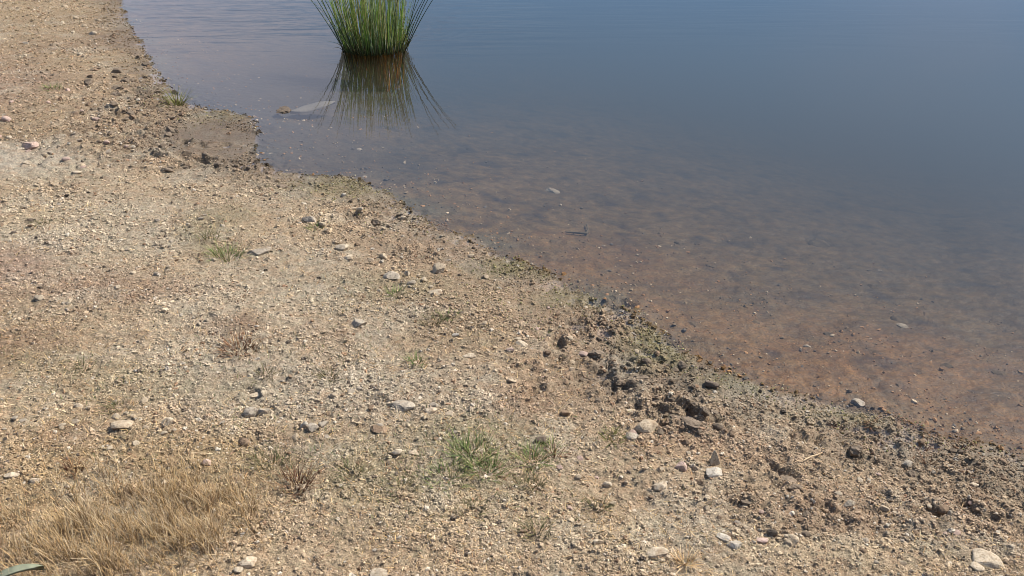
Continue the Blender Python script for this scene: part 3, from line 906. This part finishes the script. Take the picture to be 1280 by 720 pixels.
for a in [
    (1126, 397, 30, 14, 'dark', 'dark submerged stone in the shallows at right, paired with a pale one'),
    (1128, 406, 18, 8, 'cream', 'pale submerged stone in front of the dark one in the shallows'),
    (1250, 465, 22, 12, 'dark', 'dark submerged stone near the right edge of the picture'),
    (1184, 456, 18, 10, 'brown', 'brown submerged stone left of the dark one near the right edge'),
    (1037, 418, 18, 12, 'dark', 'small dark submerged stone among orange grit'),
    (1022, 302, 40, 12, 'dark', 'faint dark submerged stone out in the deeper water'),
    (1092, 356, 18, 8, 'dark', 'faint dark submerged pebble above the dark and pale pair'),
    (890, 332, 18, 8, 'dark', 'oval dark submerged stone in the middle of the shallows'),
    (730, 303, 10, 7, 'dark', 'small dark submerged pebble off the mossy shore'),
    (691, 302, 10, 6, 'dark', 'small dark submerged pebble left of the sunken stick'),
    (850, 302, 22, 8, 'dark', 'faint grey submerged stone above the oval dark one'),
    (913, 350, 14, 7, 'dark', 'small dark submerged stone below right of the oval one'),
    (690, 238, 24, 8, 'tan', 'flat tan submerged stone below the rushes'),
    (519, 229, 10, 8, 'dark', 'dark stone just under the water by the shoreline bend'),
    (449, 187, 12, 6, 'white', 'white submerged pebble below the rush reflection'),
    (455, 221, 9, 5, 'white', 'tiny white pebble at the waterline of the shoreline bend'),
    (338, 191, 9, 5, 'white', 'white pebble under water in the shallow cove'),
    (755, 306, 8, 5, 'cream', 'pale pebble under water off the mossy shore'),
    (1100, 336, 8, 5, 'white', 'single white pebble under the deeper water at right'),
    (865, 405, 14, 8, 'brown', 'brown submerged stone close to the mossy shore'),
    (945, 402, 14, 8, 'dark', 'dark submerged stone among the orange grit left of centre'),
    (1010, 432, 14, 7, 'cream', 'pale submerged stone close to the shore at right'),
    (553, 192, 14, 7, 'brown', 'brown submerged stone right of the rush reflection'),
]:
    under(*a)

# ------------------------------------------------------------------ grass tufts, each a thing
def tuft(px, py, wpx, hpx, n, palette, label, name='grass_tuft', cat='grass tuft', spread=.85, up=.9, wd=.00105):
    x, y, z = [float(v[0]) for v in at(px, py)]
    s = depth_of(x, y, z) / FPX
    r = wpx * s / 2
    a = rng.uniform(0, 6.283, n); rad = np.sqrt(rng.random(n)) * r * spread
    bx, by = rad * np.cos(a), rad * np.sin(a)
    bz = H(x + bx, y + by) - z - .003
    L = hpx * s * rng.uniform(.55, 1.25, n)
    col = pick(palette, n)
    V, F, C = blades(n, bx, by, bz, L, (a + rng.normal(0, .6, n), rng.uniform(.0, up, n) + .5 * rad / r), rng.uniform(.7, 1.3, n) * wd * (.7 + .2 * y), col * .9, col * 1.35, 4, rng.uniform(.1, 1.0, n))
    return link(name, mesh_np(name, V, F, M_grass, C), None, (x, y, z), None, label, cat)


GREEN = np.array([[.15, .21, .06], [.20, .26, .08], [.12, .17, .06], [.28, .30, .11], [.34, .29, .14]])
YEL = np.array([[.24, .24, .06], [.30, .28, .09], [.17, .19, .05]])
RUST = np.array([[.20, .09, .05], [.27, .14, .07], [.14, .07, .04]])
OLIVE = np.array([[.17, .16, .07], [.22, .19, .10], [.12, .12, .05], [.30, .24, .13]])
for a in [
    (588, 568, 60, 28, 170, GREEN, 'large green grass tuft in the middle foreground'),
    (608, 590, 50, 24, 120, GREEN, 'green grass tuft with yellowish blades right below the large one'),
    (560, 600, 60, 18, 110, GREEN, 'low dark green tuft left of the yellowish green one'),
    (665, 577, 46, 22, 130, GREEN, 'bright green spreading tuft above a darker low one'),
    (662, 606, 34, 18, 80, OLIVE, 'dark olive low tuft below the bright green spreading one'),
    (747, 634, 22, 22, 46, OLIVE, 'thin grey green tuft standing alone right of the green patch'),
    (281, 322, 46, 20, 120, GREEN, 'green tuft on the pale bank left of the flat dark slab'),
    (262, 298, 30, 16, 50, OLIVE, 'sparse olive tuft behind the green one on the pale bank'),
    (519, 454, 26, 14, 60, GREEN, 'small green tuft alone near the picture centre'),
    (541, 402, 34, 16, 70, OLIVE, 'olive tuft above the small white chip in mid bank'),
    (412, 472, 22, 16, 40, OLIVE, 'thin olive tuft left of the small central green tuft'),
    (65, 112, 26, 10, 60, GREEN, 'green tuft on the reddish gravel of the far left bank'),
    (221, 132, 24, 26, 80, YEL, 'upright yellow green tuft at the water edge of the far bank'),
    (50, 280, 30, 9, 50, OLIVE, 'low olive tuft beside the dark mossy clod at left'),
    (672, 665, 40, 20, 80, OLIVE, 'dull olive tuft near the bottom edge below the green patch'),
    (766, 548, 34, 12, 90, YEL, 'yellowish moss tuft left of the small rounded grey stone'),
    (340, 580, 60, 20, 100, OLIVE, 'wide sparse olive tuft above right of the dry grass'),
    (495, 368, 24, 12, 40, GREEN, 'small green tuft below the pale grey angular stone'),
    (395, 285, 20, 10, 40, GREEN, 'small green tuft below the dark-sided grey stone'),
    (440, 590, 40, 18, 70, OLIVE, 'pale olive tuft between the rusty tuft and the green patch'),
    (500, 612, 46, 18, 80, OLIVE, 'sparse straggling olive tuft left of the green patch'),
    (690, 560, 22, 16, 50, GREEN, 'small green tuft right of the dark brown stone'),
    (330, 470, 30, 14, 40, OLIVE, 'small olive tuft above the flat pale stone on the left bank'),
    (590, 640, 40, 18, 70, OLIVE, 'faint olive tuft below the green patch'),
    (100, 460, 44, 14, 60, OLIVE, 'low dry olive tuft on the left bank above the dry grass'),
    (150, 512, 40, 16, 60, OLIVE, 'low olive tuft behind the pale flat slab on the left bank'),
    (560, 395, 30, 12, 40, GREEN, 'low green tuft below the bright cream flat stone'),
]:
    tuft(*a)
for a in [
    (298, 437, 48, 20, 130, RUST, 'dark red brown withered plant on the left bank'),
    (370, 606, 44, 28, 110, RUST, 'rusty brown withered tuft right of the dry grass'),
    (92, 590, 20, 22, 50, RUST, 'small rusty withered tuft behind the dry grass at left'),
    (694, 572, 10, 24, 14, RUST, 'thin reddish brown sprout right of the bright green tuft'),
    (1154, 562, 14, 22, 18, RUST, 'reddish brown sprout behind its twin by the grey stone'),
    (1160, 582, 16, 18, 20, RUST, 'reddish brown sprout in front of its twin by the grey stone'),
    (1198, 562, 14, 16, 18, RUST, 'dark reddish sprout near the right end of the waterline'),
    (1208, 596, 10, 16, 12, RUST, 'dark reddish sprout on the right bank below the waterline one'),
    (1090, 530, 12, 18, 14, RUST, 'dark sprout leaning by the waterline right of the standing stone'),
    (1048, 536, 10, 18, 12, RUST, 'thin dark sprout left of the leaning one by the waterline'),
    (855, 705, 26, 22, 60, STRAW, 'straw coloured tuft at the bottom edge below the white pair'),
]:
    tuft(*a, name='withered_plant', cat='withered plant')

# ------------------------------------------------------------------ stick, leaf, sunken stick, floating leaf
def tube(path, radii, sides=7, wob=0.0):
    path = [Vector(p) for p in path]; V = []; F = []
    for i, p in enumerate(path):
        t = (path[min(i + 1, len(path) - 1)] - path[max(i - 1, 0)]).normalized()
        ref = Vector((0, 0, 1)) if abs(t.z) < .9 else Vector((1, 0, 0))
        a = t.cross(ref).normalized(); b = t.cross(a)
        for k in range(sides):
            an = 2 * math.pi * k / sides
            r = radii[i] * (1 + random.uniform(-wob, wob))
            V.append(p + a * (math.cos(an) * r) + b * (math.sin(an) * r))
    for i in range(len(path) - 1):
        for k in range(sides):
            F.append((i * sides + k, i * sides + (k + 1) % sides, (i + 1) * sides + (k + 1) % sides, (i + 1) * sides + k))
    V = np.array([v[:] for v in V])
    n = len(V)
    V = np.vstack([V, [path[0][:]], [path[-1][:]]])
    L = (len(path) - 1) * sides
    for k in range(sides):
        F.append((n, (k + 1) % sides, k, k)); F.append((n + 1, L + k, L + (k + 1) % sides, L + (k + 1) % sides))
    quads = [f for f in F if len(set(f)) == 4]; tris = [f for f in F if len(set(f)) == 3]
    return V, quads, tris


def tube_obj(name, path, radii, mat, tint, label, cat, sides=7, wob=.12):
    V, q, t = tube(path, radii, sides, wob)
    me = bpy.data.meshes.new(name)
    me.from_pydata([tuple(v) for v in V], [], [tuple(f) for f in q] + [tuple(dict.fromkeys(f)) for f in t])
    a = me.attributes.new('tint', 'FLOAT_COLOR', 'POINT')
    a.data.foreach_set('color', np.tile(np.array([*tint, 1], np.float32), len(V)))
    me.materials.append(mat)
    return link(name, me, None, None, None, label, cat)


M_wood = mat_attr('bleached_wood', scale=90, lo=.7, hi=1.2)
xs, ys_, zs = at(np.array([995, 1004, 1014, 1022, 1028]), np.array([580, 578, 574, 570, 567]))
o = tube_obj('twig', [(float(a), float(b), float(c) + .006) for a, b, c in zip(xs, ys_, zs)], [.0014, .0022, .0024, .0022, .0014], M_wood, (.55, .40, .25),
             'thin pale curved twig lying on the right bank', 'twig')
xs, ys_, zs = at(np.array([707, 720, 733, 735, 733]), np.array([291, 292, 293, 288, 282]))
tube_obj('sunken_stick', [(float(a), float(b), float(c) + .012) for a, b, c in zip(xs, ys_, zs)], [.003, .005, .006, .004, .003], M_wood, (.10, .075, .045),
         'dark bent sunken stick in the shallows off the shore', 'stick')

# broad green-grey leaf blades poking in at the bottom left corner
def leaf_plant():
    x, y, z = [float(v[0]) for v in at(-20, 741)]
    V = []; F = []; C = []
    def leaf(az, length, w, rise, off):
        n = 9; b0 = len(V)
        for i in range(n):
            t = i / (n - 1)
            ww = w * (math.sin(math.pi * min(1, .12 + t * .88)) ** .7) * (1 if i < n - 1 else .1)
            cx = math.cos(az) * length * t; cy = math.sin(az) * length * t
            cz = off + rise * math.sin(t * 2.3)
            px_, py_ = -math.sin(az), math.cos(az)
            for (k, dz) in ((-1, .006), (0, -.004), (1, .006)):
                V.append((cx + px_ * ww * k, cy + py_ * ww * k, cz + dz)); C.append((.24, .26, .18) if k else (.33, .34, .25))
            for (k, dz) in ((1, .003), (0, -.007), (-1, .003)):
                V.append((cx + px_ * ww * k * .96, cy + py_ * ww * k * .96, cz + dz)); C.append((.20, .21, .15))
        for i in range(n - 1):
            for k in range(6):
                a, b = b0 + i * 6 + k, b0 + i * 6 + (k + 1) % 6
                F.append((a, b, b + 6, a + 6))
    leaf(.30, .125, .011, .028, .012); leaf(-.02, .13, .010, .016, .006); leaf(2.6, .08, .010, .03, .01)
    V = np.array(V)
    o = link('broad_leaf_plant', mesh_np('broad_leaf_plant', V, np.array(F), mat_attr('dull_leaf', rough=.6, scale=80, lo=.8, hi=1.15, trans=.15), np.array(C), smooth=True), None, (x, y, z), None,
             'grey green long-leaved plant at the bottom left corner of the dry grass', 'plant')


leaf_plant()

# pale leaf floating by the rushes, dark bit beside it
def float_leaf():
    x, y = [float(v) for v in flat(391, 131)]
    s = depth_of(x, y) / FPX
    n = 10; V = []; F = []; C = []
    Lh = 24 * s
    for i in range(n):
        t = i / (n - 1) * 2 - 1
        ww = 15 * s * random.uniform(.8, 1.15) * (1 - abs(t) ** 2.2) ** .6 * (1 - .25 * t) + .004
        cx = t * Lh; cy = t * Lh * .9
        for (k, z) in ((-1, .006), (-.4, .016), (.4, .018), (1, .007), (.4, -.01), (-.4, -.012)):
            V.append((cx - .3 * k * ww, cy + k * ww, z * .7 - .018 + .006 * math.sin(3 * t + k))); c = random.uniform(.85, 1.1)
            C.append((.12 * c, .105 * c, .08 * c))
    for i in range(n - 1):
        for k in range(6):
            a, b = i * 6 + k, i * 6 + (k + 1) % 6
            F.append((a, b, b + 6, a + 6))
    o = link('floating_bark', mesh_np('floating_bark', np.array(V), np.array(F), M_wood, np.array(C), smooth=True), None, (x, y, 0), None,
             'pale grey strip of bark floating left of the rush reflection', 'bark')
    x, y = [float(v) for v in flat(356, 137)]
    _sid[0] += 1
    o = link('floating_debris', stone_mesh('floating_debris', 9 * s, 16 * s, .010, MS['dark'], _sid[0], 6, 3, .2), None, (x, y, .002), None,
             'small dark floating lump left of the pale bark', 'debris')


float_leaf()

# ------------------------------------------------------------------ rush clump standing in the water
def rush():
    cx, cy = RUSH_POS
    bed = float(H(np.array([cx]), np.array([cy]))[0])
    root = link('rush_clump', None, None, (cx, cy, 0), None, 'tall green rush clump standing in the pond at the top', 'rushes')
    root.empty_display_size = .1

    def stems(n, r0, r1, hmin, hmax, tmax, rad, seg=9, arc=(.0, .35), under_=True, pal=None):
        P = []; Fq = []; C = []; PU = []; FU = []; CU = []
        for i in range(n):
            a = random.uniform(0, 6.283); q = math.sqrt(random.uniform((r0 / r1) ** 2, 1)) * r1
            bx, by = q * math.cos(a) * 1.0, q * math.sin(a) * .85
            h = random.uniform(hmin, hmax) * (1 - .15 * (q / r1))
            tilt = tmax * (q / r1) * random.uniform(.5, 1.25) + random.uniform(0, .08)
            arcv = random.uniform(*arc)
            da = a + random.gauss(0, .35)
            if math.cos(da) > .2: tilt *= .62
            col = np.array(random.choice(pal or [(.22, .34, .06), (.32, .45, .09), (.14, .23, .06), (.40, .50, .15), (.36, .44, .22), (.54, .55, .30), (.42, .36, .15)])) * random.uniform(.8, 1.2)
            p = Vector((bx, by, 0)); pts = [p.copy()]
            for k in range(seg):
                ph = tilt + arcv * (k / seg) ** 1.5
                p = p + Vector((math.sin(ph) * math.cos(da), math.sin(ph) * math.sin(da), math.cos(ph))) * (h / seg)
                pts.append(p.copy())
            rr = [rad * random.uniform(.8, 1.2) * (1 - .8 * (k / seg) ** 1.6) for k in range(seg + 1)]
            rr0 = rr[0]
            V, qf, tf = tube(pts, rr, 4)
            o = sum(len(v) for v in P)
            P.append(V); Fq += [tuple(o + j for j in f) for f in qf]
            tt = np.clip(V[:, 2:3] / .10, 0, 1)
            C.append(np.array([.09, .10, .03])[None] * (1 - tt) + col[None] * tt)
            if under_ and i % 5 < 3:
                d0 = Vector((math.sin(tilt) * math.cos(da), math.sin(tilt) * math.sin(da), math.cos(tilt)))
                lo = pts[0] - d0 * (abs(bed) + .04) * .9
                Vu, qu, tu = tube([lo, (lo + pts[0]) / 2, pts[0] - Vector((0, 0, .001))], [rr0 * 1.25, rr0 * 1.15, rr0], 4)
                o = sum(len(v) for v in PU)
                PU.append(Vu); FU += [tuple(o + j for j in f) for f in qu]
                cu = np.array(random.choice([(.80, .38, .06), (.70, .30, .05), (.85, .52, .14), (.50, .24, .05)])) * random.uniform(.8, 1.2)
                CU.append(cu[None] * np.where(Vu[:, 2:3] > -.03, random.uniform(.3, .8), 1.0))
        return np.vstack(P), np.array(Fq), np.vstack(C), (np.vstack(PU), np.array(FU), np.vstack(CU)) if under_ else None
    M_rush = mat_attr('rush_stem', rough=.5, spec=.35, scale=50, lo=.8, hi=1.2, bump=0, trans=.4)
    M_base = mat_attr('rush_base', rough=.7, scale=60, lo=.75, hi=1.2, bump=0, trans=.5)
    V, F, C, U = stems(340, 0, .25, .46, .80, .15, .0029, arc=(.0, .22))
    V2, F2, C2, U2 = stems(170, 0, .20, .16, .36, .55, .0034, under_=False) + (None,) if False else stems(170, 0, .25, .14, .36, .34, .0032)
    F2 = F2 + len(V)
    dead = [(.42, .30, .13), (.50, .38, .19), (.30, .20, .09), (.36, .34, .16)]
    V3, F3, C3, U3 = stems(70, .17, .29, .05, .24, .75, .0026, arc=(.1, 1.3), pal=dead)
    V4, F4, C4, U4 = stems(60, .18, .28, .35, .74, .50, .0019, arc=(.05, .7))
    V2, F2, C2 = np.vstack([V2, V3, V4]), np.vstack([F2, F3 + len(V) + len(V2), F4 + len(V) + len(V2) + len(V3)]), np.vstack([C2, C3, C4])
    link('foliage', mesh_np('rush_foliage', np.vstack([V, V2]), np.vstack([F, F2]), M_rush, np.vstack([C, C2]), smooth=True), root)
    link('submerged_base', mesh_np('rush_base', np.vstack([U[0], U2[0]]), np.vstack([U[1], U2[1] + len(U[0])]), M_base, np.vstack([U[2], U2[2]]), smooth=True), root)
    # long stems arching out on their own
    for (a, tilt, h, arcv, q) in [(a_, t_ * .72, h_, v_ * .9, q_ + .03) for a_, t_, h_, v_, q_ in [(2.9, .55, .75, .3, .23), (3.2, .66, .7, .25, .22), (3.5, .5, .7, .3, .22), (-.1, .55, .75, .35, .22), (.15, .6, .8, .35, .23), (-.5, .66, .72, .3, .22), (.4, .5, .7, .4, .21),
                                  (-.9, .45, .7, .3, .2), (3.9, .5, .66, .3, .21), (2.5, .5, .7, .35, .21), (-.25, .7, .78, .3, .24), (3.05, .42, .78, .25, .24), (.05, .35, .8, .25, .22), (-2.3, .4, .7, .25, .2)]]:
        p = Vector((q * math.cos(a), q * math.sin(a) * .85, -abs(bed) * .9)); p.x -= math.sin(tilt) * math.cos(a) * .15
        pts = [p, Vector((q * math.cos(a), q * math.sin(a) * .85, 0))]; p = pts[1].copy()
        for k in range(10):
            ph = tilt + arcv * (k / 10) ** 1.5
            p = p + Vector((math.sin(ph) * math.cos(a), math.sin(ph) * math.sin(a), math.cos(ph))) * (h / 10)
            pts.append(p.copy())
        rr = [.005, .0045] + [.0042 * (1 - .75 * (k / 10)) for k in range(10)]
        V, qf, tf = tube(pts, rr, 5)
        c = np.array(random.choice([(.07, .12, .05), (.10, .15, .07), (.06, .10, .045)]))
        tt = np.clip((V[:, 2:3] + .01) / .12, 0, 1)
        link('stem', mesh_np('rush_stem', V, np.array(qf), M_rush, np.array([.10, .075, .03])[None] * (1 - tt) + c[None] * tt, smooth=True), root)


rush()

# ------------------------------------------------------------------ sky and sun
SUN_EL, SUN_AZ = math.radians(46), math.radians(60)          # azimuth from +Y towards +X
w = bpy.data.worlds.new('World'); scene.world = w; w.use_nodes = True
nt = w.node_tree; ns, ln = nt.nodes, nt.links
ns.clear()
out = node(ns, 'ShaderNodeOutputWorld'); bg = node(ns, 'ShaderNodeBackground'); bg.inputs['Strength'].default_value = .09
sky = node(ns, 'ShaderNodeTexSky', sky_type='NISHITA'); sky.sun_disc = False
sky.sun_elevation = SUN_EL; sky.sun_rotation = SUN_AZ; sky.altitude = 0; sky.air_density = 1.1; sky.dust_density = .15; sky.ozone_density = 1.5
tc = node(ns, 'ShaderNodeTexCoord')
sepw = node(ns, 'ShaderNodeSeparateXYZ'); ln.new(tc.outputs['Generated'], sepw.inputs[0])
mp = node(ns, 'ShaderNodeMapping'); mp.inputs['Scale'].default_value = (1, 1, 2.6); ln.new(tc.outputs['Generated'], mp.inputs[0])
nz = node(ns, 'ShaderNodeTexNoise'); nz.inputs['Scale'].default_value = 2.3; nz.inputs['Detail'].default_value = 6; nz.inputs['Roughness'].default_value = .55
ln.new(mp.outputs[0], nz.inputs['Vector'])
# one cloud bank low over the far left, a thin one low on the right
acc = None
for (az, el, size, amp) in [(-19, 10, .27, 1.9), (-13, 17, .13, .5), (26, 9, .22, .32)]:
    dvec = (math.sin(math.radians(az)) * math.cos(math.radians(el)), math.cos(math.radians(az)) * math.cos(math.radians(el)), math.sin(math.radians(el)))
    dist = node(ns, 'ShaderNodeVectorMath', operation='DISTANCE'); ln.new(tc.outputs['Generated'], dist.inputs[0]); dist.inputs[1].default_value = dvec
    mr = node(ns, 'ShaderNodeMapRange', interpolation_type='SMOOTHSTEP'); ln.new(dist.outputs['Value'], mr.inputs[0])
    mr.inputs[1].default_value = size; mr.inputs[2].default_value = 0; mr.inputs[3].default_value = 0; mr.inputs[4].default_value = amp
    if acc is None:
        acc = mr.outputs[0]
    else:
        ad = node(ns, 'ShaderNodeMath', operation='ADD'); ln.new(acc, ad.inputs[0]); ln.new(mr.outputs[0], ad.inputs[1]); acc = ad.outputs[0]
nm = node(ns, 'ShaderNodeMapRange'); ln.new(nz.outputs['Fac'], nm.inputs[0]); nm.inputs[1].default_value = .3; nm.inputs[2].default_value = .62; nm.inputs[3].default_value = .08; nm.inputs[4].default_value = 1
cm = node(ns, 'ShaderNodeMath', operation='MULTIPLY'); ln.new(acc, cm.inputs[0]); ln.new(nm.outputs[0], cm.inputs[1])
# scattered fair-weather clouds elsewhere
sc_ = node(ns, 'ShaderNodeMapRange'); ln.new(nz.outputs['Fac'], sc_.inputs[0]); sc_.inputs[1].default_value = .58; sc_.inputs[2].default_value = .75; sc_.inputs[3].default_value = 0; sc_.inputs[4].default_value = .5
beh = node(ns, 'ShaderNodeMapRange'); ln.new(sepw.outputs[1], beh.inputs[0]); beh.inputs[1].default_value = .2; beh.inputs[2].default_value = -.2; beh.inputs[3].default_value = 0; beh.inputs[4].default_value = 1
sc2 = node(ns, 'ShaderNodeMath', operation='MULTIPLY'); ln.new(sc_.outputs[0], sc2.inputs[0]); ln.new(beh.outputs[0], sc2.inputs[1])
ca = node(ns, 'ShaderNodeMath', operation='ADD', use_clamp=True); ln.new(cm.outputs[0], ca.inputs[0]); ln.new(sc2.outputs[0], ca.inputs[1])
# blue band added low in the sky to brighten what the water reflects
hz = node(ns, 'ShaderNodeMapRange', interpolation_type='SMOOTHSTEP'); ln.new(sepw.outputs[2], hz.inputs[0])
hz.inputs[1].default_value = .35; hz.inputs[2].default_value = .13; hz.inputs[3].default_value = 0; hz.inputs[4].default_value = .92
hm = node(ns, 'ShaderNodeMix', data_type='RGBA'); ln.new(hz.outputs[0], hm.inputs[0]); ln.new(sky.outputs[0], hm.inputs[6]); hm.inputs[7].default_value = (1.35, 2.8, 5.1, 1)
mx = node(ns, 'ShaderNodeMix', data_type='RGBA'); ln.new(ca.outputs[0], mx.inputs[0]); ln.new(hm.outputs[2], mx.inputs[6])
mx.inputs[7].default_value = (4.4, 4.7, 6.0, 1)
ln.new(mx.outputs[2], bg.inputs['Color']); ln.new(bg.outputs[0], out.inputs[0])

sd = bpy.data.lights.new('sun', 'SUN'); sd.energy = 4.7; sd.angle = math.radians(.53); sd.color = (1, .94, .84)
so = bpy.data.objects.new('sun', sd); COL.objects.link(so)
dirv = Vector((math.sin(SUN_AZ) * math.cos(SUN_EL), math.cos(SUN_AZ) * math.cos(SUN_EL), math.sin(SUN_EL)))
so.rotation_euler = dirv.to_track_quat('Z', 'Y').to_euler()
so.location = (4, 3, 6)

vs = scene.view_settings
vs.view_transform = 'Standard'; vs.look = 'None'; vs.gamma = 1; vs.exposure = .6; vs.use_curve_mapping = False
scene.cycles.use_denoising = True
scene.cycles.max_bounces = 6
scene.cycles.filter_width = 0.9
scene.cycles.volume_bounces = 1
scene.cycles.transparent_max_bounces = 8
